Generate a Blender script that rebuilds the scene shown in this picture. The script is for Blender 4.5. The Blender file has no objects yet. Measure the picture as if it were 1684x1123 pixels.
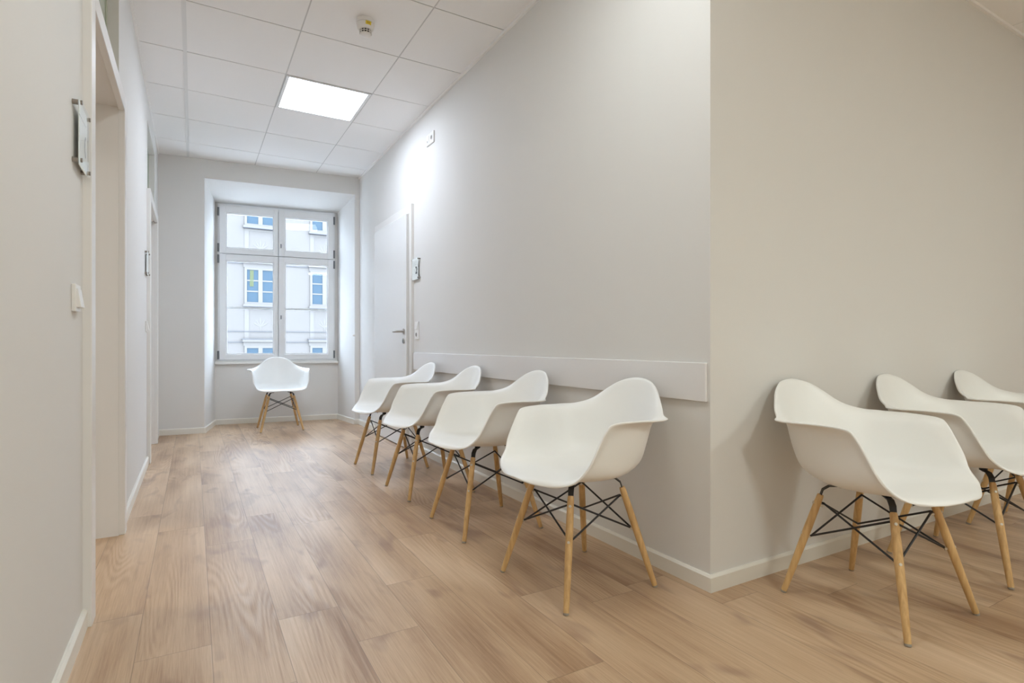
import bpy, bmesh, math, random
from mathutils import Vector, Matrix
random.seed(7)
C = bpy.context.scene.collection
PI = math.pi
sc = bpy.context.scene

# ---------------------------------------------------------------- camera
CAM_H = 0.92
F_PX = 913.0
YAW = math.atan(524 / F_PX)
cd = bpy.data.cameras.new('camera')
cam = bpy.data.objects.new('camera', cd)
C.objects.link(cam)
cam.location = (0, 0, CAM_H)
cam.rotation_euler = (PI / 2, 0, -YAW)
cd.sensor_width = 36
cd.lens = 36 * F_PX / 1684
cd.shift_y = 5.5 / 1684
cd.clip_start = 0.02
sc.camera = cam

# ---------------------------------------------------------------- world, exposure, light levels
w = bpy.data.worlds.new('overcast_sky')
sc.world = w
w.use_nodes = True
bg = w.node_tree.nodes['Background']
bg.inputs[0].default_value = (0.68, 0.82, 1.0, 1)
bg.inputs[1].default_value = 10.0
sc.view_settings.view_transform = 'Standard'
sc.view_settings.look = 'None'
sc.view_settings.gamma = 1
sc.view_settings.use_curve_mapping = False
sc.view_settings.exposure = 0.38
sc.cycles.max_bounces = 10
sc.cycles.diffuse_bounces = 7
sc.cycles.glossy_bounces = 4
sc.cycles.transparent_max_bounces = 12
sc.cycles.sample_clamp_indirect = 8
LAMP_CORRIDOR = ((0.90, 1.0, 1.16), 17.0)
FILL_NEAR = ((0.94, 1.0, 1.0), 10.5)  # unseen panel, added to brighten the near part of the corridor wall
LAMP_ROOM = ((1.0, 0.98, 0.90), 22.0)
FILL_WAITING = ((0.92, 1.0, 0.96), 34.0)  # two unseen panels, added as fill light for the front area

# ---------------------------------------------------------------- materials
def new_mat(name):
    m = bpy.data.materials.new(name)
    m.use_nodes = True
    nt = m.node_tree
    return m, nt, nt.nodes['Principled BSDF']

def N(nt, typ, **kw):
    n = nt.nodes.new(typ)
    for k, v in kw.items():
        if k.startswith('i_'):
            key = k[2:]
            n.inputs[int(key) if key.isdigit() else key].default_value = v
        else:
            setattr(n, k, v)
    return n

def L(nt, a, b):
    nt.links.new(a, b)

def math_node(nt, op, a, b=None, c=None, clamp=False):
    n = nt.nodes.new('ShaderNodeMath')
    n.operation = op
    n.use_clamp = clamp
    for i, v in enumerate((a, b, c)):
        if v is None:
            continue
        if isinstance(v, (int, float)):
            n.inputs[i].default_value = v
        else:
            L(nt, v, n.inputs[i])
    return n.outputs[0]

def plain(name, col, rough=0.5, metal=0.0, spec=0.5, bump=0.0, bscale=200.0, vary=0.0):
    m, nt, p = new_mat(name)
    p.inputs['Base Color'].default_value = (*col, 1)
    p.inputs['Roughness'].default_value = rough
    p.inputs['Metallic'].default_value = metal
    p.inputs['Specular IOR Level'].default_value = spec
    tc = N(nt, 'ShaderNodeTexCoord')
    no = N(nt, 'ShaderNodeTexNoise', i_Scale=bscale, i_Detail=3.0)
    L(nt, tc.outputs['Object'], no.inputs['Vector'])
    if bump:
        b = N(nt, 'ShaderNodeBump', i_Strength=bump, i_Distance=0.002)
        L(nt, no.outputs['Fac'], b.inputs['Height'])
        L(nt, b.outputs[0], p.inputs['Normal'])
    if vary:
        r = N(nt, 'ShaderNodeMapRange')
        r.inputs['To Min'].default_value = 1 - vary
        r.inputs['To Max'].default_value = 1 + vary
        L(nt, no.outputs['Fac'], r.inputs['Value'])
        mx = N(nt, 'ShaderNodeMix', data_type='RGBA', blend_type='MULTIPLY')
        mx.inputs['Factor'].default_value = 1
        mx.inputs['A'].default_value = (*col, 1)
        L(nt, r.outputs[0], mx.inputs['B'])
        L(nt, mx.outputs['Result'], p.inputs['Base Color'])
    return m

def emit(name, col, strength):
    m, nt, p = new_mat(name)
    p.inputs['Base Color'].default_value = (0.9, 0.9, 0.9, 1)
    p.inputs['Emission Color'].default_value = (*col, 1)
    p.inputs['Emission Strength'].default_value = strength
    return m

def clear(name, tint=(0.97, 0.99, 0.98), rough=0.02, gloss=1.0, base=0.0, basecol=(0.8, 0.85, 0.85)):
    m, nt, p = new_mat(name)
    nt.nodes.remove(p)
    out = nt.nodes['Material Output']
    tr = N(nt, 'ShaderNodeBsdfTransparent')
    tr.inputs[0].default_value = (*tint, 1)
    gl = N(nt, 'ShaderNodeBsdfGlossy')
    gl.inputs[0].default_value = (gloss, gloss, gloss, 1)
    gl.inputs['Roughness'].default_value = rough
    fr = N(nt, 'ShaderNodeFresnel', i_IOR=1.45)
    mx = N(nt, 'ShaderNodeMixShader')
    ge = N(nt, 'ShaderNodeNewGeometry')
    L(nt, math_node(nt, 'MULTIPLY', fr.outputs[0], math_node(nt, 'SUBTRACT', 1.0, ge.outputs['Backfacing'])), mx.inputs[0])
    L(nt, tr.outputs[0], mx.inputs[1])
    L(nt, gl.outputs[0], mx.inputs[2])
    last = mx
    if base:
        df = N(nt, 'ShaderNodeBsdfDiffuse')
        df.inputs[0].default_value = (*basecol, 1)
        m2 = N(nt, 'ShaderNodeMixShader')
        m2.inputs[0].default_value = base
        L(nt, mx.outputs[0], m2.inputs[1])
        L(nt, df.outputs[0], m2.inputs[2])
        last = m2
    L(nt, last.outputs[0], out.inputs['Surface'])
    return m

def floor_mat():
    m, nt, p = new_mat('oak_laminate')
    PW, PL, X0 = 0.1975, 1.285, 0.048
    tc = N(nt, 'ShaderNodeTexCoord')
    sp = N(nt, 'ShaderNodeSeparateXYZ')
    L(nt, tc.outputs['Object'], sp.inputs[0])
    x, y = sp.outputs[0], sp.outputs[1]
    fx = math_node(nt, 'DIVIDE', math_node(nt, 'SUBTRACT', x, X0), PW)
    ix = math_node(nt, 'FLOOR', fx)
    ux = math_node(nt, 'FRACT', fx)
    wn1 = N(nt, 'ShaderNodeTexWhiteNoise', noise_dimensions='1D')
    L(nt, ix, wn1.inputs['W'])
    fy = math_node(nt, 'DIVIDE', math_node(nt, 'ADD', y, math_node(nt, 'MULTIPLY', wn1.outputs['Value'], PL * 3)), PL)
    iy = math_node(nt, 'FLOOR', fy)
    uy = math_node(nt, 'FRACT', fy)
    cid = N(nt, 'ShaderNodeCombineXYZ')
    L(nt, ix, cid.inputs[0]); L(nt, iy, cid.inputs[1])
    wn2 = N(nt, 'ShaderNodeTexWhiteNoise', noise_dimensions='3D')
    L(nt, cid.outputs[0], wn2.inputs['Vector'])
    rnd = wn2.outputs['Value']
    zoff = math_node(nt, 'MULTIPLY', rnd, 37.0)
    def stretched(sx, sy, detail=4.0, rough=0.55, dist=0.0):
        cb = N(nt, 'ShaderNodeCombineXYZ')
        L(nt, math_node(nt, 'MULTIPLY', x, sx), cb.inputs[0])
        L(nt, math_node(nt, 'MULTIPLY', y, sy), cb.inputs[1])
        L(nt, zoff, cb.inputs[2])
        n = N(nt, 'ShaderNodeTexNoise', i_Scale=1.0, i_Detail=detail, i_Roughness=rough, i_Distortion=dist)
        L(nt, cb.outputs[0], n.inputs['Vector'])
        return n.outputs['Fac']
    broad = stretched(5.5, 1.1, 2.0, 0.5, 0.0)
    ringsrc = stretched(6.0, 0.55, 1.0, 0.35, 0.1)
    rings = math_node(nt, 'MULTIPLY_ADD', math_node(nt, 'SINE', math_node(nt, 'MULTIPLY', ringsrc, 150.0)), 0.5, 0.5)
    streak = stretched(95.0, 1.6, 4.0, 0.6)
    fibre = stretched(330.0, 9.0, 3.0, 0.65)
    knots = stretched(9.0, 3.4, 2.0, 0.5, 0.6)
    # tone: 0 dark .. 1 light
    # cathedral figure only in patches of some planks
    pm = N(nt, 'ShaderNodeMapRange')
    pm.inputs['From Min'].default_value = 0.53
    pm.inputs['From Max'].default_value = 0.62
    L(nt, stretched(4.0, 0.8, 1.0, 0.4), pm.inputs['Value'])
    fig = math_node(nt, 'MULTIPLY', math_node(nt, 'SUBTRACT', rings, 0.5), pm.outputs[0])
    t = math_node(nt, 'MULTIPLY', broad, 1.15)
    t = math_node(nt, 'MULTIPLY_ADD', fig, 0.11, t)
    t = math_node(nt, 'MULTIPLY_ADD', streak, 0.42, t)
    t = math_node(nt, 'MULTIPLY_ADD', fibre, 0.46, t)
    t = math_node(nt, 'MULTIPLY_ADD', rnd, 0.03, t)
    t = math_node(nt, 'SUBTRACT', t, 0.60)
    ramp = N(nt, 'ShaderNodeValToRGB')
    cr = ramp.color_ramp
    cr.elements[0].position = 0.12
    cr.elements[0].color = (0.31, 0.18, 0.10, 1)
    cr.elements[1].position = 0.78
    cr.elements[1].color = (0.68, 0.505, 0.345, 1)
    e = cr.elements.new(0.45)
    e.color = (0.525, 0.36, 0.225, 1)
    L(nt, t, ramp.inputs[0])
    kr = N(nt, 'ShaderNodeMapRange')
    kr.inputs['From Min'].default_value = 0.57
    kr.inputs['From Max'].default_value = 0.76
    L(nt, knots, kr.inputs['Value'])
    mk = N(nt, 'ShaderNodeMix', data_type='RGBA')
    L(nt, math_node(nt, 'MULTIPLY', kr.outputs[0], 0.62), mk.inputs['Factor'])
    L(nt, ramp.outputs[0], mk.inputs['A'])
    mk.inputs['B'].default_value = (0.25, 0.145, 0.10, 1)
    # seams
    dx = math_node(nt, 'MULTIPLY', math_node(nt, 'MINIMUM', ux, math_node(nt, 'SUBTRACT', 1.0, ux)), PW)
    dy = math_node(nt, 'MULTIPLY', math_node(nt, 'MINIMUM', uy, math_node(nt, 'SUBTRACT', 1.0, uy)), PL)
    d = math_node(nt, 'MINIMUM', dx, dy)
    seam = N(nt, 'ShaderNodeMapRange')
    seam.inputs['From Min'].default_value = 0.0004
    seam.inputs['From Max'].default_value = 0.0018
    seam.inputs['To Min'].default_value = 0.62
    seam.inputs['To Max'].default_value = 1.0
    L(nt, d, seam.inputs['Value'])
    ms = N(nt, 'ShaderNodeMix', data_type='RGBA', blend_type='MULTIPLY')
    ms.inputs['Factor'].default_value = 1
    L(nt, mk.outputs['Result'], ms.inputs['A'])
    L(nt, seam.outputs[0], ms.inputs['B'])
    L(nt, ms.outputs['Result'], p.inputs['Base Color'])
    ro = math_node(nt, 'MULTIPLY_ADD', fig, -0.10, math_node(nt, 'MULTIPLY_ADD', fibre, 0.20, 0.27))
    L(nt, ro, p.inputs['Roughness'])
    p.inputs['Specular IOR Level'].default_value = 0.5
    h = math_node(nt, 'MULTIPLY_ADD', fibre, 0.35, math_node(nt, 'MULTIPLY', seam.outputs[0], 1.5))
    b = N(nt, 'ShaderNodeBump', i_Strength=0.22, i_Distance=0.0012)
    L(nt, h, b.inputs['Height'])
    L(nt, b.outputs[0], p.inputs['Normal'])
    return m

def wood_mat():
    m, nt, p = new_mat('beech_wood')
    tc = N(nt, 'ShaderNodeTexCoord')
    oi = N(nt, 'ShaderNodeObjectInfo')
    mp = N(nt, 'ShaderNodeMapping')
    mp.inputs['Scale'].default_value = (90, 90, 5)
    L(nt, tc.outputs['Object'], mp.inputs[0])
    n = N(nt, 'ShaderNodeTexNoise', noise_dimensions='4D', i_Scale=1.0, i_Detail=4.0, i_Distortion=0.4)
    L(nt, mp.outputs[0], n.inputs['Vector'])
    L(nt, math_node(nt, 'MULTIPLY', oi.outputs['Random'], 20.0), n.inputs['W'])
    r = N(nt, 'ShaderNodeValToRGB')
    r.color_ramp.elements[0].position = 0.3
    r.color_ramp.elements[0].color = (0.50, 0.295, 0.115, 1)
    r.color_ramp.elements[1].position = 0.72
    r.color_ramp.elements[1].color = (0.72, 0.48, 0.22, 1)
    L(nt, n.outputs['Fac'], r.inputs[0])
    L(nt, r.outputs[0], p.inputs['Base Color'])
    p.inputs['Roughness'].default_value = 0.42
    return m

M = {}
M['wall'] = plain('wall_paint', (0.75, 0.74, 0.72), 0.75, spec=0.2, bump=0.12, bscale=260)
M['tile'] = plain('mineral_ceiling_tile', (0.90, 0.89, 0.88), 0.85, spec=0.2, bump=0.25, bscale=420)
M['grid'] = plain('ceiling_rail_paint', (0.33, 0.32, 0.30), 0.5)
M['railpale'] = plain('ceiling_main_rail_paint', (0.60, 0.59, 0.58), 0.5)
M['runner'] = plain('ceiling_runner_paint', (0.78, 0.78, 0.77), 0.4)
M['void'] = plain('ceiling_gap', (0.25, 0.24, 0.22), 0.9)
M['trim'] = plain('trim_lacquer', (0.80, 0.79, 0.76), 0.33)
M['skirt'] = plain('skirting_lacquer', (0.80, 0.775, 0.71), 0.35)
M['frame'] = plain('door_frame_lacquer', (0.80, 0.785, 0.765), 0.28)
M['door'] = plain('door_laminate', (0.80, 0.80, 0.79), 0.25)
M['winframe'] = plain('window_lacquer', (0.80, 0.81, 0.82), 0.4)
M['hinge'] = plain('hinge_steel', (0.20, 0.21, 0.22), 0.4, metal=0.6)
M['steel'] = plain('brushed_steel', (0.46, 0.44, 0.41), 0.32, metal=1.0)
M['pewter'] = plain('standoff_steel', (0.33, 0.30, 0.27), 0.35, metal=1.0)
M['shell'] = plain('white_polypropylene', (0.86, 0.855, 0.83), 0.38, spec=0.45)
M['black'] = plain('black_steel', (0.018, 0.018, 0.02), 0.42)
M['zinc'] = plain('zinc_bolt', (0.62, 0.58, 0.50), 0.35, metal=0.9)
M['foot'] = plain('grey_glide', (0.30, 0.27, 0.23), 0.6)
M['wood'] = wood_mat()
M['floor'] = floor_mat()
M['plastic'] = plain('switch_plastic', (0.83, 0.82, 0.80), 0.3)
M['shadow'] = plain('socket_recess', (0.22, 0.21, 0.19), 0.6)
M['detector'] = plain('detector_plastic', (0.80, 0.78, 0.76), 0.4)
M['detgrey'] = plain('detector_seam', (0.35, 0.33, 0.31), 0.6)
M['yellow'] = plain('yellow_label', (0.74, 0.56, 0.02), 0.5)
M['ochre'] = plain('label_ink', (0.42, 0.22, 0.02), 0.5)
M['vent'] = plain('vent_dark', (0.015, 0.013, 0.012), 0.7)
M['paper'] = plain('sign_paper', (0.88, 0.90, 0.90), 0.6)
M['ink'] = plain('sign_ink', (0.035, 0.04, 0.05), 0.6)
M['blueink'] = plain('sign_blue_ink', (0.10, 0.13, 0.22), 0.6)
M['greyink'] = plain('sign_grey_ink', (0.42, 0.44, 0.45), 0.6)
M['acrylic'] = clear('clear_acrylic', (0.985, 0.995, 0.99), 0.03)
M['pane'] = clear('window_glass', (0.985, 0.995, 1.0), 0.01, gloss=0.35)
M['transom'] = plain('frosted_transom_glass', (0.50, 0.53, 0.44), 0.25)
M['board'] = plain('wall_board_laminate', (0.81, 0.80, 0.80), 0.16, spec=0.6)
M['facade'] = plain('facade_render', (0.100, 0.089, 0.080), 0.85, vary=0.03, bscale=1.5)
M['facadewhite'] = plain('facade_stucco', (0.109, 0.098, 0.088), 0.8)
M['ledge'] = plain('facade_ledge_metal', (0.055, 0.055, 0.06), 0.6)
M['farpane'] = plain('far_window_glass', (0.036, 0.055, 0.072), 0.4, spec=0.08)
M['curtain'] = plain('green_curtain', (0.065, 0.075, 0.034), 0.8)
M['street'] = plain('street_paving', (0.55, 0.55, 0.55), 0.9)
M['lampcorr'] = emit('corridor_diffuser', *LAMP_CORRIDOR)
M['fillnear'] = emit('near_fill_panel', *FILL_NEAR)
M['lamproom'] = emit('room_diffuser', *LAMP_ROOM)
M['fillwait'] = emit('waiting_fill_panel', *FILL_WAITING)

# ---------------------------------------------------------------- mesh helpers
class MB:
    def __init__(self):
        self.bm = bmesh.new()
    def box(self, x0, x1, y0, y1, z0, z1, mat=None):
        vs = [self.bm.verts.new(Vector(p)) for p in ((x0, y0, z0), (x1, y0, z0), (x1, y1, z0), (x0, y1, z0), (x0, y0, z1), (x1, y0, z1), (x1, y1, z1), (x0, y1, z1))]
        fs = [self.bm.faces.new([vs[i] for i in f]) for f in ((0, 3, 2, 1), (4, 5, 6, 7), (0, 1, 5, 4), (1, 2, 6, 5), (2, 3, 7, 6), (3, 0, 4, 7))]
        if mat is not None:
            for v in vs:
                v.co = mat @ v.co
        return self
    def prism(self, poly, z0, z1):
        """vertical prism over a counter-clockwise xy polygon; z0/z1 number or per-vertex list"""
        n = len(poly)
        za = z0 if isinstance(z0, (list, tuple)) else [z0] * n
        zb = z1 if isinstance(z1, (list, tuple)) else [z1] * n
        a = [self.bm.verts.new((p[0], p[1], za[i])) for i, p in enumerate(poly)]
        b = [self.bm.verts.new((p[0], p[1], zb[i])) for i, p in enumerate(poly)]
        self.bm.faces.new(a[::-1])
        self.bm.faces.new(b)
        for i in range(n):
            j = (i + 1) % n
            self.bm.faces.new((a[i], a[j], b[j], b[i]))
        return self
    def tube(self, pts, radii, seg=12, cap=True):
        pts = [Vector(p) for p in pts]
        if isinstance(radii, (int, float)):
            radii = [radii] * len(pts)
        rings = []
        up = None
        for i, p in enumerate(pts):
            d = (pts[min(i + 1, len(pts) - 1)] - pts[max(i - 1, 0)]).normalized()
            if up is None:
                up = Vector((0, 0, 1)) if abs(d.z) < 0.9 else Vector((1, 0, 0))
            a = (up - d * up.dot(d)).normalized()
            b = d.cross(a)
            up = a
            rings.append([self.bm.verts.new(p + (a * math.cos(2 * PI * k / seg) + b * math.sin(2 * PI * k / seg)) * radii[i]) for k in range(seg)])
        for r0, r1 in zip(rings, rings[1:]):
            for k in range(seg):
                self.bm.faces.new((r0[k], r0[(k + 1) % seg], r1[(k + 1) % seg], r1[k]))
        if cap:
            self.bm.faces.new(rings[0][::-1])
            self.bm.faces.new(rings[-1])
        return self
    def lathe(self, prof, seg=40, cx=0, cy=0):
        rings = [[self.bm.verts.new((cx + r * math.cos(2 * PI * k / seg), cy + r * math.sin(2 * PI * k / seg), z)) for k in range(seg)] for r, z in prof]
        for r0, r1 in zip(rings, rings[1:]):
            for k in range(seg):
                self.bm.faces.new((r0[k], r0[(k + 1) % seg], r1[(k + 1) % seg], r1[k]))
        self.bm.faces.new(rings[0][::-1])
        self.bm.faces.new(rings[-1])
        return self
    def bevel(self, w, seg=2, angle=0.6):
        self.bm.normal_update()
        es = [e for e in self.bm.edges if len(e.link_faces) == 2 and e.calc_face_angle(0) > angle]
        bmesh.ops.bevel(self.bm, geom=es, offset=w, segments=seg, affect='EDGES', profile=0.5, clamp_overlap=True)
        return self
    def xform(self, mat):
        bmesh.ops.transform(self.bm, matrix=mat, verts=self.bm.verts)
        return self
    def build(self, name, mat, parent=None, smooth=False, struct=False):
        bmesh.ops.recalc_face_normals(self.bm, faces=self.bm.faces)
        me = bpy.data.meshes.new(name)
        self.bm.to_mesh(me)
        self.bm.free()
        me.materials.append(mat)
        if smooth:
            for p in me.polygons:
                p.use_smooth = True
            try:
                me.set_sharp_from_angle(angle=math.radians(40))
            except Exception:
                pass
        o = bpy.data.objects.new(name, me)
        C.objects.link(o)
        if parent is not None:
            o.parent = parent
        if struct:
            o['kind'] = 'structure'
        return o

def thing(name, label, cat, loc=(0, 0, 0), rz=0.0, group=None):
    o = bpy.data.objects.new(name, None)
    o.empty_display_size = 0.1
    C.objects.link(o)
    o.location = loc
    o.rotation_euler = (0, 0, rz)
    o['label'] = label
    o['category'] = cat
    if group:
        o['group'] = group
    return o

def setting(name, loc=(0, 0, 0), rz=0.0):
    o = bpy.data.objects.new(name, None)
    o.empty_display_size = 0.1
    C.objects.link(o)
    o.location = loc
    o.rotation_euler = (0, 0, rz)
    o['kind'] = 'structure'
    return o

KIDS = {}
def copy_tree(root, loc, rz):
    r = root.copy()
    C.objects.link(r)
    r.location = loc
    r.rotation_euler = (0, 0, rz)
    for ch in list(root.children):
        c = ch.copy()
        C.objects.link(c)
        c.parent = r
        for g in list(ch.children):
            d = g.copy()
            C.objects.link(d)
            d.parent = c
    return r

# ---------------------------------------------------------------- room dimensions
XL, XR, YC, ZC = -0.312, 1.675, 1.43, 2.86      # left wall, corridor right wall, waiting wall, ceiling
YREAR, XEAST = -3.2, 6.4
yf = lambda x: 6.66 - 0.09 * (x - XL)            # inner face of the window wall
yb = lambda x: 7.24 - 0.12 * (x - 0.22)          # window plane at the back of the niche
NLF, NRF, NLB, NRB = 0.10, 1.622, 0.215, 1.562   # niche left/right at front and back
D1 = (2.322, 3.270)                              # left doorways along the wall
D2 = (5.180, 6.125)
WT = 0.52                                        # thickness of the old left wall

# floor
MB().box(-4.3, XEAST + 0.3, YREAR - 0.3, 7.5, -0.12, 0).build('floor', M['floor'], struct=True)

# left wall with two doorways, transom openings above the door frames
mb = MB()
mb.box(XL - WT, XL, YREAR - 0.3, D1[0], 0, ZC + 0.2)
mb.box(XL - WT, XL, D1[0], D1[1], 2.68, ZC + 0.2)
mb.box(XL - WT, XL, D1[1], D2[0], 0, ZC + 0.2)
mb.box(XL - WT, XL, D2[0], D2[1], 2.68, ZC + 0.2)
mb.box(XL - WT, XL, D2[1], 7.6, 0, ZC + 0.2)
mb.build('wall_left', M['wall'], struct=True)

yo = lambda x: yb(x) + 0.10                      # outer face of the window wall
# window wall: two piers, lintel with sloping soffit, parapet
mb = MB()
mb.prism([(XL - 0.02, yf(XL - 0.02)), (NLF, yf(NLF)), (NLB, yb(NLB)), (NLB, yo(NLB)), (XL - 0.02, yo(XL - 0.02))], 0, ZC + 0.2)
mb.prism([(NRF, yf(NRF)), (XR + 0.02, yf(XR + 0.02)), (XR + 0.02, yo(XR + 0.02)), (NRB, yo(NRB)), (NRB, yb(NRB))], 0, ZC + 0.2)
mb.prism([(NLF, yf(NLF)), (NRF, yf(NRF)), (NRB, yb(NRB)), (NRB, yo(NRB)), (NLB, yo(NLB)), (NLB, yb(NLB))],
         [2.66, 2.66, 2.565, 2.565, 2.565, 2.565], ZC + 0.2)
mb.prism([(NLB, yb(NLB)), (NRB, yb(NRB)), (NRB, yo(NRB)), (NLB, yo(NLB))], 0, 0.715)
for u0, u1 in ((NLB, 0.262), (1.508, NRB)):     # outer jambs behind the window frame
    mb.prism([(u0, yb(u0) + 0.03), (u1, yb(u1) + 0.03), (u1, yo(u1)), (u0, yo(u0))], 0.715, 2.565)
mb.build('wall_far', M['wall'], struct=True)

MB().box(XR, XR + 0.22, YC, 7.62, 0, ZC + 0.2).build('wall_right', M['wall'], struct=True)
MB().box(XR + 0.22, XEAST + 0.3, YC, YC + 0.22, 0, ZC + 0.2).build('wall_waiting', M['wall'], struct=True)
MB().box(XEAST, XEAST + 0.3, YREAR - 0.3, YC, 0, ZC + 0.2).build('wall_east', M['wall'], struct=True)
MB().box(XL, XEAST, YREAR - 0.3, YREAR, 0, ZC + 0.2).build('wall_rear', M['wall'], struct=True)

# the room behind the near left doorway (its door stands open, so its lamp and walls light the corridor)
RX0, RX1, RY0, RY1 = -4.1, XL - WT, 0.9, 4.9
MB().box(RX0 - 0.2, RX0, RY0 - 0.2, RY1 + 0.2, 0, ZC + 0.2).build('wall_room_back', M['wall'], struct=True)
MB().box(RX0, RX1, RY0 - 0.2, RY0, 0, ZC + 0.2).build('wall_room_near', M['wall'], struct=True)
MB().box(RX0, RX1, RY1, RY1 + 0.2, 0, ZC + 0.2).build('wall_room_far', M['wall'], struct=True)
MB().box(RX0, RX1, RY0, RY1, ZC + 0.014, ZC + 0.2).build('ceiling_room', M['tile'], struct=True)

# ceiling: tiles with narrow joints over a slab
GX0, GXP, GY0, GYP = -0.048, 0.6245, 3.626, 0.6325
gx = [XL] + [GX0 + GXP * i for i in range(0, 11)]
gx = [v for v in gx if v < XEAST - 0.05] + [XEAST]
gy = sorted([GY0 + GYP * i for i in range(-10, 6)])
gy = [YREAR] + [v for v in gy if YREAR + 0.1 < v < 6.75] + [7.4]
LIGHTS = [  # (ix cell origin x, y, material, label); all but the first are added fill
    (GX0 + GXP, GY0 + GYP, 'lampcorr', 'bright white square light panel in the corridor ceiling'),
    (GX0 + GXP, GY0 - 4 * GYP, 'fillnear', 'unseen square light panel added above the near end of the corridor to brighten its wall'),
    (GX0 + GXP, GY0 - 9 * GYP, 'fillwait', 'unseen square light panel added in the ceiling behind the camera as fill'),
    (GX0 + 6 * GXP, GY0 - 9 * GYP, 'fillwait', 'unseen square light panel added in the waiting area ceiling to the right as fill'),
]
mb = MB()
j = 0.004
for i in range(len(gx) - 1):
    for k in range(len(gy) - 1):
        x0, x1, y0, y1 = gx[i], gx[i + 1], gy[k], gy[k + 1]
        if x1 > XR + 0.03 and y1 > YC + 0.02:
            if x0 < XR - 0.02 and y0 > YC - 0.4:
                x1 = XR
                if y0 < YC:
                    pass
            elif y0 < YC - 0.02:
                y1 = YC
            else:
                continue
        if any(abs(x0 - a[0]) < 0.05 and abs(y0 - a[1]) < 0.05 for a in LIGHTS):
            continue
        mb.box(x0 + (j if i else 0), x1 - j, y0 + j, y1 - j, ZC, ZC + 0.015)
mb.box(XL - 0.1, XEAST + 0.1, YREAR - 0.1, 7.5, ZC + 0.016, ZC + 0.1)
mb.build('ceiling', M['tile'], struct=True)
# the rails seen in the joints
mb = MB()
for v in gx[1:-1]:
    top = 6.64 if v < XR else YC
    if v > GX0 + 0.01:
        mb.box(v - 0.0045, v + 0.0045, YREAR, top, ZC + 0.002, ZC + 0.0155)
mb.build('trim_4', M['railpale'], struct=True)
mb = MB()
for v in gy[1:-1]:
    mb.box(XL, XR if v > YC else XEAST, v - 0.0045, v + 0.0045, ZC + 0.003, ZC + 0.0155)
mb.build('trim_1', M['grid'], struct=True)
mb = MB()
mb.box(GX0 - 0.012, GX0 + 0.012, YREAR, 6.635, ZC - 0.004, ZC + 0.012)
mb.build('trim_2', M['runner'], struct=True)
mb = MB()   # wall angle round the ceiling edge
mb.box(XR - 0.016, XR, YC, 6.48, ZC - 0.018, ZC)
mb.box(XR - 0.016, XEAST, YC - 0.016, YC, ZC - 0.018, ZC)
mb.box(XL, XL + 0.012, YREAR, 6.65, ZC - 0.012, ZC)
mb.build('trim_3', M['tile'], struct=True)

# skirting boards
def skirt(name, pts, h=0.062, t=0.014):
    """profile swept along a wall polyline; the room lies to the right of the walking direction"""
    P = [Vector((p[0], p[1], 0)) for p in pts]
    prof = [(0, 0), (t, 0), (t, h - 0.008), (t - 0.007, h), (0, h)]
    rows = []
    mbb = MB()
    for i, p in enumerate(P):
        ns = []
        for a, b in ((i - 1, i), (i, i + 1)):
            if a >= 0 and b < len(P):
                d = (P[b] - P[a]).normalized()
                ns.append(Vector((d.y, -d.x, 0)))
        n = sum(ns, Vector()) / len(ns)
        n = n / n.dot(ns[0]) if len(ns) > 1 else n
        rows.append([mbb.bm.verts.new((p.x + n.x * u, p.y + n.y * u, z)) for u, z in prof])
    for a, b in zip(rows, rows[1:]):
        for k in range(len(prof)):
            k2 = (k + 1) % len(prof)
            mbb.bm.faces.new((a[k], a[k2], b[k2], b[k]))
    mbb.bm.faces.new(rows[0])
    mbb.bm.faces.new(rows[-1][::-1])
    return mbb.build(name, M['skirt'], struct=True)
skirt('baseboard_left', [(XL, YREAR), (XL, 2.254)])
o = skirt('baseboard_left_middle', [(XL, 3.342), (XL, 5.108)])
o = skirt('baseboard_left_far', [(XL, 6.197), (XL, yf(XL) + 0.0), (NLF, yf(NLF)), (NLB, yb(NLB)), (NRB, yb(NRB)), (NRF, yf(NRF)), (XR, yf(XR)), (XR, 5.766)])
skirt('baseboard_right', [(XR, 4.641), (XR, YC), (XEAST, YC), (XEAST, YREAR), (XL, YREAR)])

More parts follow.
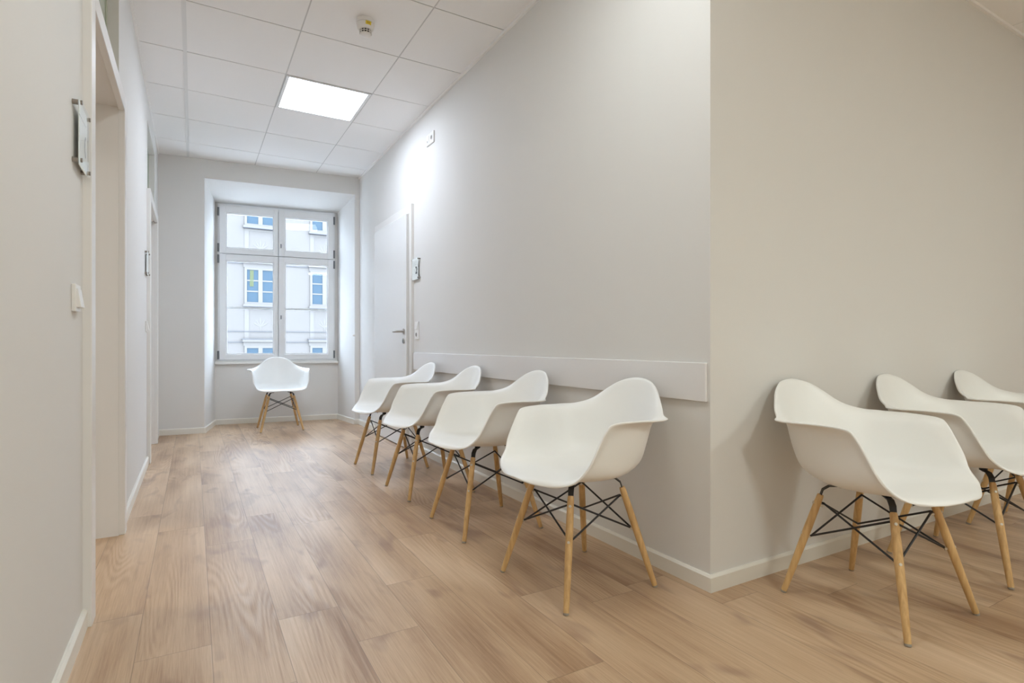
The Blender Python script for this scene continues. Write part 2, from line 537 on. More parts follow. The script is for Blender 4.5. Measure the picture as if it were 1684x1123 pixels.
# ---------------------------------------------------------------- doors
def left_door(name, y0, y1, is_open=False):
    """steel-framed doorway in the thick left wall: y0..y1 clear opening"""
    root = setting(name, (XL, y0, 0))
    wdt = y1 - y0
    t = 0.025
    mb = MB()
    mb.box(-0.002, t, -0.068, 0.012, 0, 2.13)
    mb.box(-0.002, t, wdt, wdt + 0.072, 0, 2.13)
    mb.box(-0.002, t, 0.012, wdt, 2.055, 2.13)
    mb.bevel(0.003, 2)
    mb.build('door_frame', M['frame'], root)
    mb = MB()   # lining of the deep reveal
    mb.box(-WT + 0.02, -0.002, 0.0, 0.012, 0, 2.075)
    mb.box(-WT + 0.02, -0.002, wdt - 0.006, wdt, 0, 2.075)
    mb.box(-WT + 0.02, -0.002, 0.012, wdt - 0.006, 2.066, 2.085)
    mb.build('reveal_lining', M['frame'], root)
    mb = MB()
    if is_open:     # swung back into the room, hinged at the far jamb
        mb.box(-WT - wdt, -WT - 0.005, wdt + 0.004, wdt + 0.044, 0.006, 2.066)
    else:
        mb.box(-WT + 0.0, -WT + 0.04, 0.012, wdt - 0.006, 0.006, 2.066)
    leaf = mb.bevel(0.003, 1).build('door_leaf', M['door'], root)
    mb = MB()
    if is_open:
        mb.tube([(-WT - wdt + 0.07, wdt + 0.006, 1.04), (-WT - wdt + 0.07, wdt - 0.045, 1.04), (-WT - wdt + 0.19, wdt - 0.05, 1.04)], 0.009, 10)
    else:
        mb.tube([(-WT + 0.04, 0.09, 1.04), (-WT + 0.085, 0.09, 1.04), (-WT + 0.09, 0.21, 1.04)], 0.009, 10)
    mb.build('door_handle', M['steel'], leaf, smooth=True)
    # transom light above the frame
    mb = MB()
    mb.box(-WT, -0.002, 0.0, wdt, 2.085, 2.128)
    mb.build('transom_bar', M['frame'], root)
    mb = MB()
    mb.box(-0.06, -0.045, 0.0, 0.035, 2.128, 2.68)
    mb.box(-0.06, -0.045, wdt - 0.035, wdt, 2.128, 2.68)
    mb.box(-0.06, -0.045, 0.035, wdt - 0.035, 2.64, 2.68)
    mb.box(-0.06, -0.045, 0.035, wdt - 0.035, 2.128, 2.15)
    mb.build('transom_frame', M['transom'], root)
    MB().box(-0.056, -0.050, 0.035, wdt - 0.035, 2.15, 2.64).build('transom_pane', M['transom'], root)
    return root
left_door('door_1', *D1, is_open=True)
left_door('door_2', *D2)

# closed door in the corridor right wall (rebated leaf standing proud of its frame)
root = setting('door_3', (XR, 4.643, 0))
W3 = 5.764 - 4.643
mb = MB()
mb.box(-0.025, 0.002, 0, 0.062, 0, 2.157)
mb.box(-0.025, 0.002, W3 - 0.062, W3, 0, 2.157)
mb.box(-0.025, 0.002, 0.062, W3 - 0.062, 2.083, 2.157)
mb.bevel(0.003, 2)
mb.build('door_frame', M['frame'], root)
mb = MB()
mb.box(-0.048, -0.004, 0.068, W3 - 0.068, 0.008, 2.077)
leaf = mb.bevel(0.003, 2).build('door_leaf', M['door'], root)
def door_furniture(par):
    x = -0.048
    y = 4.772 - 4.643
    mb = MB()
    mb.tube([(x, y, 1.040), (x - 0.009, y, 1.040)], 0.025, 28)
    rose = mb.build('handle_rose', M['steel'], par, smooth=True)
    mb = MB()
    mb.tube([(x - 0.008, y, 1.04), (x - 0.045, y, 1.04), (x - 0.055, y + 0.012, 1.04), (x - 0.056, y + 0.13, 1.04)], [0.010, 0.010, 0.0105, 0.009], 14)
    mb.build('lever', M['steel'], rose, smooth=True)
    mb = MB()
    mb.tube([(x, y, 0.955), (x - 0.009, y, 0.955)], 0.025, 28)
    kr = mb.build('lock_rose', M['steel'], par, smooth=True)
    MB().box(x - 0.012, x - 0.008, y - 0.005, y + 0.005, 0.938, 0.966).build('lock_cylinder', M['hinge'], kr)
    for z in (0.25, 1.85):
        mb = MB()
        mb.tube([(x + 0.010, W3 - 0.058, z), (x + 0.010, W3 - 0.058, z + 0.09)], 0.008, 12)
        mb.build('door_hinge', M['steel'], par, smooth=True)
door_furniture(leaf)
# rebate plate of the lock on the edge of the leaf
MB().box(-0.022, -0.008, 0.067, 0.0682, 0.93, 1.12).build('lock_plate', M['hinge'], leaf)

# ---------------------------------------------------------------- window
ang = math.atan(-0.12)
WU = 1.29
win = setting('window_1', (0.243, yb(0.243), 0), ang)
Z0, Z1, ZM = 0.735, 2.552, 1.975
mb = MB()
mb.box(0, 0.045, 0.0, 0.075, Z0, Z1)
mb.box(WU - 0.045, WU, 0.0, 0.075, Z0, Z1)
mb.box(0.045, WU - 0.045, 0.0, 0.075, Z1 - 0.045, Z1)
mb.box(0.045, WU - 0.045, 0.0, 0.075, Z0, Z0 + 0.045)
mb.box(0.045, WU - 0.045, 0.02, 0.075, ZM - 0.02, ZM + 0.02)
mb.box(WU / 2 - 0.02, WU / 2 + 0.02, 0.02, 0.075, Z0 + 0.045, Z1 - 0.045)
mb.build('window_frame', M['winframe'], win)
def sash(u0, u1, z0, z1, sl, sr, rb, rt_, bar=False):
    """sash with stepped glazing bead; stiles sl/sr, rails rb/rt_"""
    mb = MB()
    y0, y1 = -0.018, 0.018
    mb.box(u0, u0 + sl, y0, y1, z0, z1)
    mb.box(u1 - sr, u1, y0, y1, z0, z1)
    mb.box(u0 + sl, u1 - sr, y0, y1, z0, z0 + rb)
    mb.box(u0 + sl, u1 - sr, y0, y1, z1 - rt_, z1)
    mb.bevel(0.003, 2)
    s = mb.build('sash', M['winframe'], win)
    b = 0.014
    mb = MB()
    mb.box(u0 + sl, u0 + sl + b, y0 + 0.012, y1, z0 + rb, z1 - rt_)
    mb.box(u1 - sr - b, u1 - sr, y0 + 0.012, y1, z0 + rb, z1 - rt_)
    mb.box(u0 + sl + b, u1 - sr - b, y0 + 0.012, y1, z0 + rb, z0 + rb + b)
    mb.box(u0 + sl + b, u1 - sr - b, y0 + 0.012, y1, z1 - rt_ - b, z1 - rt_)
    mb.build('glazing_bead', M['winframe'], s)
    MB().box(u0 + sl, u1 - sr, 0.004, 0.010, z0 + rb, z1 - rt_).build('window_pane', M['pane'], s)
    if bar:
        zb = 1.352
        MB().box(u0 + sl, u1 - sr, 0.012, 0.030, zb - 0.011, zb + 0.011).build('glazing_bar', M['winframe'], s)
    return s
g = 0.006
c_ = WU / 2
sashes = []
for (a, b, z0, z1, sl, sr, rb, rt_, bar) in (
        (0.018, c_ - g / 2, ZM + g / 2, Z1 - 0.022, 0.066, 0.045, 0.062, 0.078, False),
        (c_ + g / 2, WU - 0.018, ZM + g / 2, Z1 - 0.022, 0.064, 0.062, 0.062, 0.078, False),
        (0.018, c_ - g / 2, Z0 + 0.012, ZM - g / 2, 0.066, 0.045, 0.060, 0.072, True),
        (c_ + g / 2, WU - 0.018, Z0 + 0.012, ZM - g / 2, 0.064, 0.062, 0.060, 0.072, True)):
    sashes.append(sash(a, b, z0, z1, sl, sr, rb, rt_, bar))
for k, (z, s) in enumerate(((2.10, sashes[1]), (1.25, sashes[3]))):
    mb = MB()
    mb.box(c_ + 0.018, c_ + 0.042, -0.026, -0.018, z - 0.03, z + 0.03)
    mb.bevel(0.004, 2)
    h = mb.build('handle_plate', M['winframe'], s)
    mb = MB()
    mb.tube([(c_ + 0.03, -0.026, z - 0.018), (c_ + 0.03, -0.034, z - 0.012), (c_ + 0.03, -0.034, z + 0.022)], 0.006, 10)
    mb.build('handle_grip', M['hinge'], h, smooth=True)
for u in (0.007, WU - 0.007):
    for z in (2.41, 1.995, 1.865, 0.755):
        mb = MB()
        mb.tube([(u, -0.012, z), (u, -0.012, z + 0.095)], 0.010, 12)
        mb.build('hinge', M['hinge'], win, smooth=True)
sill = MB()
sill.box(-0.03, WU + 0.04, -0.045, 0.0, 0.695, 0.72)
sill.box(-0.03, WU + 0.03, 0.0, 0.075, 0.715, 0.735)
sill.bevel(0.004, 2)
sill.build('window_sill', M['trim'], win)

# small white knob on the niche edge
o = MB().tube([(NRF + 0.004, yf(NRF) + 0.02, 1.03), (NRF - 0.018, yf(NRF) + 0.02, 1.03)], [0.012, 0.009], 16).build('wall_knob', M['plastic'], smooth=True)
o.parent = win
o.matrix_parent_inverse = win.matrix_basis.inverted()

# ---------------------------------------------------------------- wall board behind the corridor chairs
mb = MB()
mb.box(XR - 0.012, XR, YC + 0.012, 4.632, 0.705, 0.853)
mb.bevel(0.003, 2)
o = mb.build('wall_board', M['board'])
o['label'] = 'long glossy white protective board on the corridor wall behind the row of chairs'
o['category'] = 'wall board'

# ---------------------------------------------------------------- armchairs
RIM = [(0.0, -0.286, 0.434), (0.098, -0.269, 0.426), (0.178, -0.233, 0.428), (0.237, -0.206, 0.446), (0.259, -0.171, 0.481),
       (0.277, -0.15, 0.527), (0.281, -0.122, 0.583), (0.286, -0.094, 0.63), (0.293, -0.063, 0.65), (0.31, 0.038, 0.653),
       (0.32, 0.108, 0.65), (0.315, 0.171, 0.651), (0.265, 0.202, 0.656), (0.207, 0.254, 0.68), (0.143, 0.298, 0.733),
       (0.076, 0.327, 0.772), (0.0, 0.334, 0.783)]
ROWS = [  # half cross-sections (side, depth, height), centre to just before the rim
    [(0, -.286, .434), (.035, -.284, .431), (.07, -.277, .428), (.098, -.269, .426), (.122, -.260, .426), (.143, -.251, .427), (.161, -.242, .4275)],
    [(0, -.258, .444), (.06, -.256, .443), (.12, -.247, .441), (.155, -.238, .439), (.185, -.229, .438), (.205, -.221, .440), (.222, -.213, .443)],
    [(0, -.205, .441), (.08, -.203, .440), (.15, -.197, .438), (.19, -.191, .440), (.218, -.185, .447), (.236, -.180, .458), (.248, -.175, .470)],
    [(0, -.14, .431), (.08, -.141, .431), (.15, -.143, .431), (.195, -.145, .436), (.228, -.147, .450), (.248, -.148, .472), (.260, -.149, .497)],
    [(0, -.065, .422), (.08, -.067, .422), (.15, -.075, .424), (.2, -.086, .431), (.234, -.099, .453), (.252, -.109, .491), (.262, -.117, .535)],
    [(0, .0, .418), (.08, -.003, .418), (.15, -.012, .420), (.203, -.028, .430), (.238, -.048, .458), (.254, -.070, .513), (.263, -.086, .578)],
    [(0, .06, .418), (.08, .055, .418), (.15, .044, .422), (.203, .024, .432), (.238, .0, .463), (.254, -.030, .533), (.264, -.053, .612)],
    [(0, .135, .427), (.09, .128, .428), (.155, .111, .433), (.205, .086, .448), (.235, .062, .487), (.253, .043, .552), (.267, .037, .627)],
    [(0, .205, .452), (.095, .194, .455), (.16, .169, .464), (.208, .136, .491), (.236, .106, .541), (.253, .088, .603), (.272, .092, .640)],
    [(0, .243, .502), (.095, .229, .506), (.16, .199, .520), (.205, .166, .546), (.234, .140, .582), (.250, .128, .618), (.270, .138, .642)],
    [(0, .272, .578), (.09, .256, .579), (.15, .228, .586), (.19, .201, .601), (.215, .187, .624), (.232, .186, .642), (.246, .191, .651)],
    [(0, .302, .680), (.05, .297, .679), (.09, .287, .677), (.13, .272, .676), (.16, .260, .676), (.18, .254, .677), (.193, .253, .678)],
    [(0, .334, .783), (.03, .333, .781), (.055, .331, .777), (.076, .327, .772), (.096, .320, .764), (.114, .313, .754), (.129, .306, .744)],
]
for k, r in enumerate(ROWS):
    if 2 <= k <= 9:
        lift = 0.004 if k in (2, 9) else 0.008
        r[:] = [(a, b, c + lift * max(0.0, min(1.0, (0.50 - c) / 0.06))) for a, b, c in r]
    r.append(RIM[k + 2])

def cat(p0, p1, p2, p3, t):
    return .5 * ((2 * p1) + (p2 - p0) * t + (2 * p0 - 5 * p1 + 4 * p2 - p3) * t * t + (3 * p1 - p0 - 3 * p2 + p3) * t ** 3)

def spline(pts, n, first=None):
    pts = [Vector(p) for p in pts]
    a = first if first is not None else 2 * pts[0] - pts[1]
    q = [a] + pts + [2 * pts[-1] - pts[-2]]
    out = []
    for i in range(1, len(q) - 2):
        for s in range(n):
            out.append(cat(q[i - 1], q[i], q[i + 1], q[i + 2], s / n))
    out.append(q[-2])
    return out

def shell_mesh():
    half = []
    for r in ROWS:
        p = [Vector(v) for v in r]
        half.append(spline(p, 4, Vector((-p[1].x, p[1].y, p[1].z))))
    cols = len(half[0])
    grid = [spline([half[k][c] for k in range(len(half))], 4) for c in range(cols)]   # grid[c][v]
    nv = len(grid[0])
    bm = bmesh.new()
    V = {}
    for v in range(nv):
        for c in range(-(cols - 1), cols):
            p = grid[abs(c)][v]
            s = -1 if c < 0 else 1
            V[c, v] = bm.verts.new((s * p.x, p.y, p.z))
    for v in range(nv - 1):
        for c in range(-(cols - 1), cols - 1):
            bm.faces.new((V[c, v], V[c + 1, v], V[c + 1, v + 1], V[c, v + 1]))
    for _ in range(2):
        inner = [x for x in bm.verts if not x.is_boundary]
        bmesh.ops.smooth_vert(bm, verts=inner, factor=0.5, use_axis_x=True, use_axis_y=True, use_axis_z=True)
    bm.normal_update()
    me = bpy.data.meshes.new('tmp')
    bm.to_mesh(me)
    bm.free()
    o = bpy.data.objects.new('tmp', me)
    C.objects.link(o)
    s = o.modifiers.new('s', 'SOLIDIFY')
    s.thickness = 0.0085
    s.offset = 0
    s.use_even_offset = False
    b = o.modifiers.new('b', 'SUBSURF')
    b.levels = 1
    b.render_levels = 1
    dg = bpy.context.evaluated_depsgraph_get()
    res = bpy.data.meshes.new_from_object(o.evaluated_get(dg))
    bpy.data.objects.remove(o)
    res.name = 'seat_shell'
    res.materials.clear()
    res.materials.append(M['shell'])
    for p in res.polygons:
        p.use_smooth = True
    return res

FOOT, TOP, ZTOP = 0.212, 0.124, 0.372
def leg_pt(sx, sy, z, inset=0.0):
    r = FOOT + (TOP - FOOT) * z / ZTOP
    return Vector((sx * (r - inset), sy * (r - inset), z))

def make_chair(name, label, loc, rz, group):
    """local axes: x to the side, y towards the back, origin on the floor"""
    t = thing(name, label, 'chair', loc, rz, group)
    o = bpy.data.objects.new('seat_shell', shell_mesh())
    C.objects.link(o)
    o.parent = t
    corners = ((-1, -1), (1, -1), (1, 1), (-1, 1))
    for sx, sy in corners:
        ax = (leg_pt(sx, sy, ZTOP) - leg_pt(sx, sy, 0)).normalized()
        mb = MB()
        zs = [0.006, 0.03, 0.10, 0.18, 0.25, 0.31, 0.35, 0.368, 0.373]
        rs = [0.0100, 0.0105, 0.0118, 0.0132, 0.0136, 0.0130, 0.0122, 0.0115, 0.0095]
        mb.tube([leg_pt(sx, sy, z) for z in zs], rs, 20)
        leg = mb.build('leg', M['wood'], t, smooth=True)
        # flat end on the floor
        mb = MB()
        f = leg_pt(sx, sy, 0)
        mb.tube([(f.x, f.y, 0), (f.x - sx * 0.0016, f.y - sy * 0.0016, 0.0068)], [0.0094, 0.0103], 16)
        mb.build('foot_glide', M['foot'], leg, smooth=True)
        dg = Vector((sx, sy, 0)).normalized()
        out = (dg - ax * dg.dot(ax)).normalized()
        for z in (0.222, 0.338):
            p = leg_pt(sx, sy, z)
            mb = MB()
            mb.tube([p + out * 0.011, p + out * 0.0150], [0.0052, 0.0045], 14)
            mb.tube([p - out * 0.011, p - out * 0.020], [0.0062, 0.0062], 6)
            mb.build('bolt', M['zinc'], leg)
        # flat steel bracket from the slot in the leg to the seat mount
        side = out.cross(ax).normalized()
        a = leg_pt(sx, sy, 0.338)
        b_ = leg_pt(sx, sy, 0.392)
        c = leg_pt(sx, sy, 0.406, 0.011)
        d = Vector((sx * 0.078, sy * 0.078, 0.4085))
        mb = MB()
        pts = [a, b_, c, d]
        ths = 0.0017
        prev = None
        wv = [0.0085, 0.0105, 0.0105, 0.0105]
        nr = [out, (out + Vector((0, 0, .5))).normalized(), (out * .4 + Vector((0, 0, 1))).normalized(), Vector((0, 0, 1))]
        for i, p in enumerate(pts):
            sv = side * wv[i]
            ring = [mb.bm.verts.new(p + sv + nr[i] * ths), mb.bm.verts.new(p - sv + nr[i] * ths), mb.bm.verts.new(p - sv - nr[i] * ths), mb.bm.verts.new(p + sv - nr[i] * ths)]
            if prev:
                for k in range(4):
                    mb.bm.faces.new((prev[k], prev[(k + 1) % 4], ring[(k + 1) % 4], ring[k]))
            else:
                mb.bm.faces.new(ring[::-1])
            prev = ring
        mb.bm.faces.new(prev)
        br = mb.build('bracket', M['black'], t)
        mb = MB()
        mb.tube([d + Vector((0, 0, 0.0)), d + Vector((0, 0, 0.016))], 0.014, 14)
        mb.build('rubber_mount', M['black'], br, smooth=True)
        mb = MB()
        mb.tube([d + Vector((0, 0, -0.007)), d], 0.005, 6)
        mb.build('mount_screw', M['zinc'], br)
    for i in range(4):
        a, b_ = corners[i], corners[(i + 1) % 4]
        for u, v, off in ((a, b_, 0.0), (b_, a, 0.004)):
            p = leg_pt(*u, 0.342, 0.0125)
            q = leg_pt(*v, 0.218, 0.0125)
            n = Vector((a[0] + b_[0], a[1] + b_[1], 0)).normalized() * (off - 0.002)
            mb = MB()
            mb.tube([p + n, q + n], 0.0036, 10)
            mb.build('cross_brace', M['black'], t, smooth=True)
    return t

CORR, WAIT = 'white armchairs along the corridor wall', 'white armchairs along the waiting area wall'
# (x, y, direction the chair turns, label, group); back of the chair points along +y at rz = 0
chairs = [
    (1.305, 1.765, -PI / 2 + math.radians(1.8), 'white shell armchair in the corridor row nearest to the outer wall corner', CORR),
    (1.304, 2.556, -PI / 2 - math.radians(0.6), 'white shell armchair second from the outer wall corner in the corridor row', CORR),
    (1.305, 3.337, -PI / 2 + math.radians(0.8), 'white shell armchair third from the outer wall corner in the corridor row', CORR),
    (1.299, 4.107, -PI / 2 + math.radians(1.8), 'white shell armchair at the far end of the corridor row, beside the closed door', CORR),
    (0.822, 6.517, -math.radians(1.1), 'lone white shell armchair standing below the window at the corridor end', None),
    (2.111, 1.072, -math.radians(2.0), 'white shell armchair in the right-hand row nearest to the outer wall corner', WAIT),
    (2.880, 1.088, 0.0, 'middle white shell armchair of the right-hand row, partly behind the nearest one', WAIT),
    (3.660, 1.092, -math.radians(1.0), 'white shell armchair farthest to the right, cut off by the picture edge', WAIT),
]
first = None
for x, y, rz, lab, grp in chairs:
    if first is None:
        first = make_chair('armchair', lab, (x, y, 0), rz, grp)
    else:
        t = copy_tree(first, (x, y, 0), rz)
        t['label'] = lab
        if grp:
            t['group'] = grp
        elif 'group' in t:
            del t['group']

# ---------------------------------------------------------------- ceiling lights
for x0, y0, mk, lab in LIGHTS + [(-2.55, 2.45, 'lamproom', 'square light panel in the ceiling of the room behind the near left doorway')]:
    t = thing('ceiling_light', lab, 'ceiling light', (x0 + GXP / 2, y0 + GYP / 2, ZC))  # corridor and room lamps, and the added fill panels
    hx, hy = GXP / 2 - 0.006, GYP / 2 - 0.006
    f = 0.022
    mb = MB()
    mb.box(-hx, -hx + f, -hy, hy, -0.004, 0.014)
    mb.box(hx - f, hx, -hy, hy, -0.004, 0.014)
    mb.box(-hx + f, hx - f, -hy, -hy + f, -0.004, 0.014)
    mb.box(-hx + f, hx - f, hy - f, hy, -0.004, 0.014)
    mb.build('light_frame', M['runner'], t)
    MB().box(-hx + f, hx - f, -hy + f, hy - f, 0.0, 0.010).build('diffuser', M[mk], t)

# ---------------------------------------------------------------- smoke detector
t = thing('smoke_detector', 'round white smoke detector with a yellow label on the corridor ceiling', 'smoke detector', (0.892, 3.313, ZC))
MB().lathe([(0.050, 0), (0.054, -0.004), (0.054, -0.022), (0.0525, -0.026)], 48).build('base', M['detector'], t, smooth=True)
MB().lathe([(0.0515, -0.0255), (0.0515, -0.0285)], 48).build('seam', M['detgrey'], t, smooth=True)
body = MB().lathe([(0.0525, -0.028), (0.051, -0.034), (0.047, -0.052), (0.043, -0.060), (0.038, -0.063)], 48).build('body', M['detector'], t, smooth=True)
MB().lathe([(0.031, -0.062), (0.029, -0.084)], 40).build('vent_core', M['vent'], t, smooth=True)
mb = MB()
for k in range(12):
    a = 2 * PI * k / 12
    mt = Matrix.Rotation(a, 4, 'Z')
    mb.box(0.029, 0.0365, -0.0014, 0.0014, -0.085, -0.061, mt)
mb.build('vent_ribs', M['detector'], t)
MB().lathe([(0.0345, -0.0720), (0.0350, -0.0730), (0.0345, -0.0740)], 40).build('vent_ring', M['detector'], t, smooth=True)
MB().lathe([(0.033, -0.0835), (0.0325, -0.086), (0.028, -0.091), (0.018, -0.094), (0.004, -0.095)], 40).build('cap', M['detector'], t, smooth=True)
def label_patch(a0, a1, zt, zb, grow=0.0006):
    mb = MB()
    n = 10
    rad = lambda z: 0.0525 - (0.0525 - 0.047) * (-z - 0.028) / 0.024 + grow
    prev = None
    for i in range(n + 1):
        a = a0 + (a1 - a0) * i / n
        cur = [mb.bm.verts.new(((rad(z) + e) * math.cos(a), (rad(z) + e) * math.sin(a), z)) for z, e in ((zt, 0), (zb, 0), (zb, -0.001), (zt, -0.001))]
        if prev:
            for k in range(4):
                mb.bm.faces.new((prev[k], prev[(k + 1) % 4], cur[(k + 1) % 4], cur[k]))
        else:
            mb.bm.faces.new(cur)
        prev = cur
    mb.bm.faces.new(prev[::-1])
    return mb
view = math.atan2(-3.313, -0.892)          # towards the camera
lb = label_patch(view + 0.02, view + 0.70, -0.029, -0.048).build('label', M['yellow'], body)
for k in range(3):
    label_patch(view + 0.20 + 0.12 * k, view + 0.23 + 0.12 * k + 0.03, -0.0335, -0.0430, 0.0011).build('label_print', M['ochre'], lb)

# ---------------------------------------------------------------- door signs
def numeral_mesh(ch, size):
    cu = bpy.data.curves.new('tmp', 'FONT')
    cu.body = ch
    cu.size = size
    cu.extrude = 0.0004
    cu.offset = size * 0.012
    o = bpy.data.objects.new('tmp', cu)
    C.objects.link(o)
    dg = bpy.context.evaluated_depsgraph_get()
    me = bpy.data.meshes.new_from_object(o.evaluated_get(dg))
    bpy.data.objects.remove(o)
    return me

def sign(label, wall_x, facing, yl, yr, z0, z1, kind):
    """acrylic plate on four stand-offs. facing +1: looks towards +x. local u runs along +y"""
    t = thing('door_sign', label, 'sign', (wall_x, (yl + yr) / 2, z0))
    h, wd = z1 - z0, abs(yr - yl)
    f = facing
    def bx(name, mat, a, b, u0, u1, v0, v1, par=None, bev=0):
        mb = MB().box(min(f * a, f * b), max(f * a, f * b), u0, u1, v0, v1)
        if bev:
            mb.bevel(bev, 1)
        return mb.build(name, mat, par or t)
    plate = bx('acrylic_plate', M['acrylic'], 0.0155, 0.0205, -wd / 2, wd / 2, 0, h)
    bx('paper_insert', M['paper'], 0.0130, 0.0150, -wd / 2 + 0.024, wd / 2 - 0.003, 0.004, h - 0.004)
    for su in (-1, 1):
        for v in (0.014, h - 0.014):
            u = su * (wd / 2 - 0.012)
            mb = MB()
            mb.tube([(0, u, v), (f * 0.0150, u, v)], 0.0075, 16)
            so = mb.build('standoff', M['pewter'], t, smooth=True)
            mb = MB()
            mb.tube([(f * 0.0205, u, v), (f * 0.0250, u, v)], 0.0065, 16)
            mb.build('standoff_cap', M['pewter'], so, smooth=True)
    return t, wd, h, plate

# right wall (faces -x): sign with the numeral 2
t, wd, h, pl = sign('clear acrylic door sign reading 2 beside the closed corridor door', XR, -1, 4.662, 4.475, 1.480, 1.668, '2')
me = numeral_mesh('2', 0.088)
me.name = 'numeral'
me.materials.clear(); me.materials.append(M['ink'])
o = bpy.data.objects.new('numeral', me)
C.objects.link(o)
o.parent = t
# text lies in local xy; put x -> -y (reading direction seen from the corridor), y -> z, normal -> -x
o.matrix_local = Matrix(((0, 0, -1, -0.0212), (-1, 0, 0, -0.018), (0, 1, 0, 0.050), (0, 0, 0, 1)))
o['label'] = 'dark numeral 2'
mb = MB()
rr = random.Random(3)
for k in range(9):
    u = 0.052 - rr.random() * 0.085
    v = 0.128 + 0.008 * (k % 4)
    mb.box(-0.0155, -0.0150, u - 0.008, u + 0.004, v, v + 0.0022)
mb.build('small_print', M['greyink'], t)

# left wall (faces +x)
t, wd, h, pl = sign('clear acrylic sign on steel stand-offs beside the near left doorway', XL, 1, 2.066, 2.238, 1.457, 1.657, 'arc')
mb = MB()
mb.box(0.0150, 0.0155, -wd / 2 + 0.024, wd / 2 - 0.024, 0.155, 0.1562)  # grey strip drawn for the fold in the upper paper
mb.build('fold_line', M['greyink'], t)
mb = MB()
pts = []
for k in range(13):
    a = math.radians(105 + 150 * k / 12)
    pts.append((0.0153, 0.058 + 0.022 * math.cos(a), 0.088 + 0.032 * math.sin(a)))
mb.tube(pts, 0.0042, 8)
mb.xform(Matrix.Translation((0.0153, 0, 0)) @ Matrix.Diagonal((0.1, 1, 1, 1)) @ Matrix.Translation((-0.0153, 0, 0)))
mb.build('printed_curve', M['blueink'], t)
sign('small acrylic sign on the left wall beside the far left doorway', XL, 1, 4.905, 5.075, 1.440, 1.625, '')

# ---------------------------------------------------------------- switches and sockets
def rocker(name, label, y, z):
    t = thing(name, label, 'light switch', (XL, y, z))
    mb = MB().box(0, 0.011, -0.041, 0.041, -0.041, 0.041)
    mb.bevel(0.002, 2)
    mb.build('switch_plate', M['plastic'], t)
    mb = MB()
    mb.prism([(0.010, -0.028), (0.014, -0.028), (0.023, 0.028), (0.010, 0.028)], -0.030, 0.030)
    mb.xform(Matrix.Rotation(PI / 2, 4, 'X'))       # tilt along the height
    mb.bevel(0.001, 1)
    return t, mb
t, mb = rocker('light_switch', 'white rocker light switch under the near acrylic sign on the left wall', 2.105, 1.060)
mb.xform(Matrix.Scale(-1, 4, (0, 0, 1)))
mb.build('rocker', M['plastic'], t)
t, mb = rocker('light_switch', 'small white rocker switch below the far sign on the left wall', 4.99, 1.058)
mb.xform(Matrix.Scale(-1, 4, (0, 0, 1)))
mb.build('rocker', M['plastic'], t)

t = thing('switch_and_socket', 'white upright switch with socket beside the closed corridor door', 'wall switch', (XR, 4.553, 0.968))
MB().box(-0.010, 0, -0.041, 0.041, 0, 0.152).bevel(0.002, 2).build('switch_plate', M['plastic'], t)
mb = MB()
mb.prism([(-0.009, 0.086), (-0.017, 0.086), (-0.012, 0.142), (-0.009, 0.142)], -0.028, 0.028)
mb.xform(Matrix.Rotation(PI / 2, 4, 'X'))
mb.bevel(0.001, 1).build('rocker', M['plastic'], t)
mb = MB()
mb.tube([(-0.0095, 0, 0.040), (-0.0125, 0, 0.040)], 0.022, 24)
s = mb.build('socket_ring', M['plastic'], t, smooth=True)
MB().tube([(-0.0122, 0, 0.040), (-0.0128, 0, 0.040)], 0.0175, 24).build('socket_recess', M['shadow'], s)

t = thing('wall_outlet', 'white double outlet high on the corridor wall near the ceiling', 'wall outlet', (XR, 4.240, 2.592))
MB().box(-0.012, 0, -0.078, 0.078, -0.045, 0.045).bevel(0.002, 2).build('outlet_plate', M['plastic'], t)
mb = MB()
mb.tube([(-0.0115, -0.039, 0.0), (-0.0145, -0.039, 0.0)], 0.021, 24)
s = mb.build('socket_ring', M['plastic'], t, smooth=True)
MB().tube([(-0.0142, -0.039, 0.0), (-0.0148, -0.039, 0.0)], 0.0165, 24).build('socket_recess', M['shadow'], s)
MB().box(-0.0145, -0.0115, 0.012, 0.066, -0.027, 0.027).bevel(0.001, 1).build('blank_insert', M['plastic'], t)
MB().box(-0.0150, -0.0143, 0.040, 0.052, -0.020, -0.006).build('data_port', M['shadow'], t)

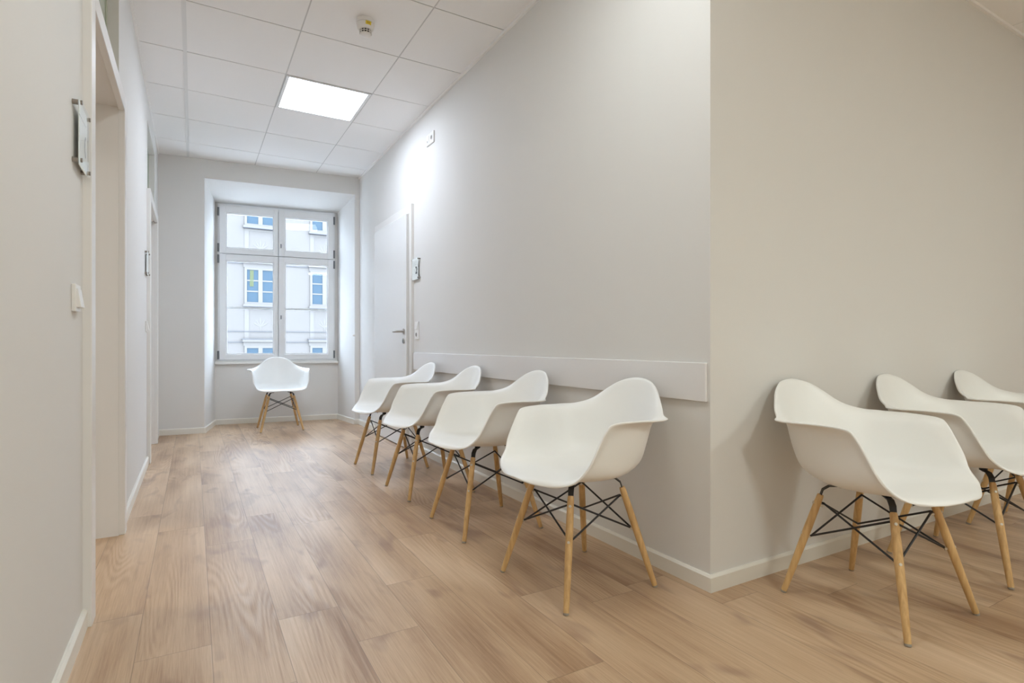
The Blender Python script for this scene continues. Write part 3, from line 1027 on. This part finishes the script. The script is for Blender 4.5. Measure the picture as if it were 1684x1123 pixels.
# ---------------------------------------------------------------- building across the street
FY = 24.0
b = thing('apartment_building', 'pale stuccoed building with blue-paned windows seen through the corridor window', 'building', (2.3, FY, -7.0))
bz = 7.0
WX, WP, FP = -0.57, 2.44, 3.07        # first visible window frame left (local), bay pitch, floor pitch
mb = MB()
mb.box(-18, 22, 0.0, 1.0, 0, 14.8)
mb.build('facade_wall', M['facade'], b)
proto = None
def far_window(x, z, curtain):
    """x, z: lower left of the frame, local"""
    global proto
    w_, h_ = 1.15, 1.44
    mb = MB()
    fw_ = 0.085
    mb.box(0, fw_, -0.06, 0.02, 0, h_)
    mb.box(w_ - fw_, w_, -0.06, 0.02, 0, h_)
    mb.box(fw_, w_ - fw_, -0.06, 0.02, 0, fw_)
    mb.box(fw_, w_ - fw_, -0.06, 0.02, h_ - 0.09, h_)
    mb.box(0.49, 0.645, -0.055, 0.02, fw_, h_ - 0.09)
    for k in (1, 2):
        zz = fw_ + (h_ - 0.09 - fw_) * k / 3
        mb.box(fw_, w_ - fw_, -0.045, 0.02, zz - 0.025, zz + 0.025)
    mb.box(-0.05, w_ + 0.05, -0.14, 0.0, -0.09, 0)                 # sill
    mb.box(-0.04, w_ + 0.04, -0.05, 0.0, h_, h_ + 0.16)            # lintel frieze
    f = mb.build('window', M['facadewhite'], b)
    f.location = (x, 0, z)
    MB().box(fw_, 0.49, -0.030, -0.020, fw_, h_ - 0.09).build('pane', M['farpane'], f)
    MB().box(0.645, w_ - fw_, -0.030, -0.020, fw_, h_ - 0.09).build('pane', M['farpane'], f)
    mb = MB()
    mb.prism([(-0.10, 0), (-0.07, -0.16), (w_ + 0.07, -0.16), (w_ + 0.10, 0)], h_ + 0.16, h_ + 0.25)
    mb.build('cornice', M['facadewhite'], f)
    mb = MB()
    mb.box(-0.11, w_ + 0.11, -0.18, 0, h_ + 0.25, h_ + 0.275)
    mb.build('cornice_flashing', M['ledge'], f)
    MB().box(-0.06, w_ + 0.06, -0.17, 0, -0.105, -0.088).build('sill_flashing', M['ledge'], f)
    return f
def apron(x, z):
    """stucco panel with a leaf fan below a window"""
    a = bpy.data.objects.new('apron_panel', None)
    mb = MB()
    mb.box(0, 0.16, -0.014, 0, -1.25, 0)
    mb.box(0.99, 1.15, -0.014, 0, -1.25, 0)
    mb.box(0.16, 0.99, -0.014, 0, -0.08, 0)
    p = mb.build('apron_panel', M['facadewhite'], b)
    p.location = (x, 0, z)
    mb = MB()
    for k in range(-2, 3):
        an = math.radians(90 - 30 * k)
        ln = 0.42 - 0.05 * abs(k)
        base = Vector((0.575, -0.004, -0.86))
        tip = base + Vector((math.cos(an) * ln, 0, math.sin(an) * ln + 0.05))
        mid = base.lerp(tip, 0.6)
        mb.tube([base, mid, tip], [0.015, 0.042, 0.006], 8)
    mb.tube([(0.575, -0.02, -1.08), (0.575, -0.02, -0.84)], [0.01, 0.04], 8)
    mb.xform(Matrix.Diagonal((1, 0.35, 0.9, 1)))
    mb.build('leaf_relief', M['facadewhite'], p, smooth=True)
for fl in range(-1, 2):
    for bay in range(-2, 4):
        x = WX + WP * bay
        z = bz + 2.512 + FP * fl
        f = far_window(x, z, False)
        if fl >= 0:
            apron(x, z - 0.12)
        if fl == 0 and bay == 0:
            mb = MB()
            for k in range(4):
                mb.tube([(0.20 + 0.035 * k, -0.0345, 0.70), (0.21 + 0.033 * k, -0.0345, 1.33)], 0.018, 8)
            mb.build('curtain', M['curtain'], f, smooth=True)
for z in (1.435, 1.014):
    for fl in (0, 1):
        mb = MB().box(-18, 22, -0.035, 0, z + bz + FP * fl, z + bz + FP * fl + 0.022)
        mb.build('string_course', M['ledge'], b)
MB().box(-30, 40, 7.62, 40, -7.2, -7.0).build('floor_street', M['street'], struct=True)
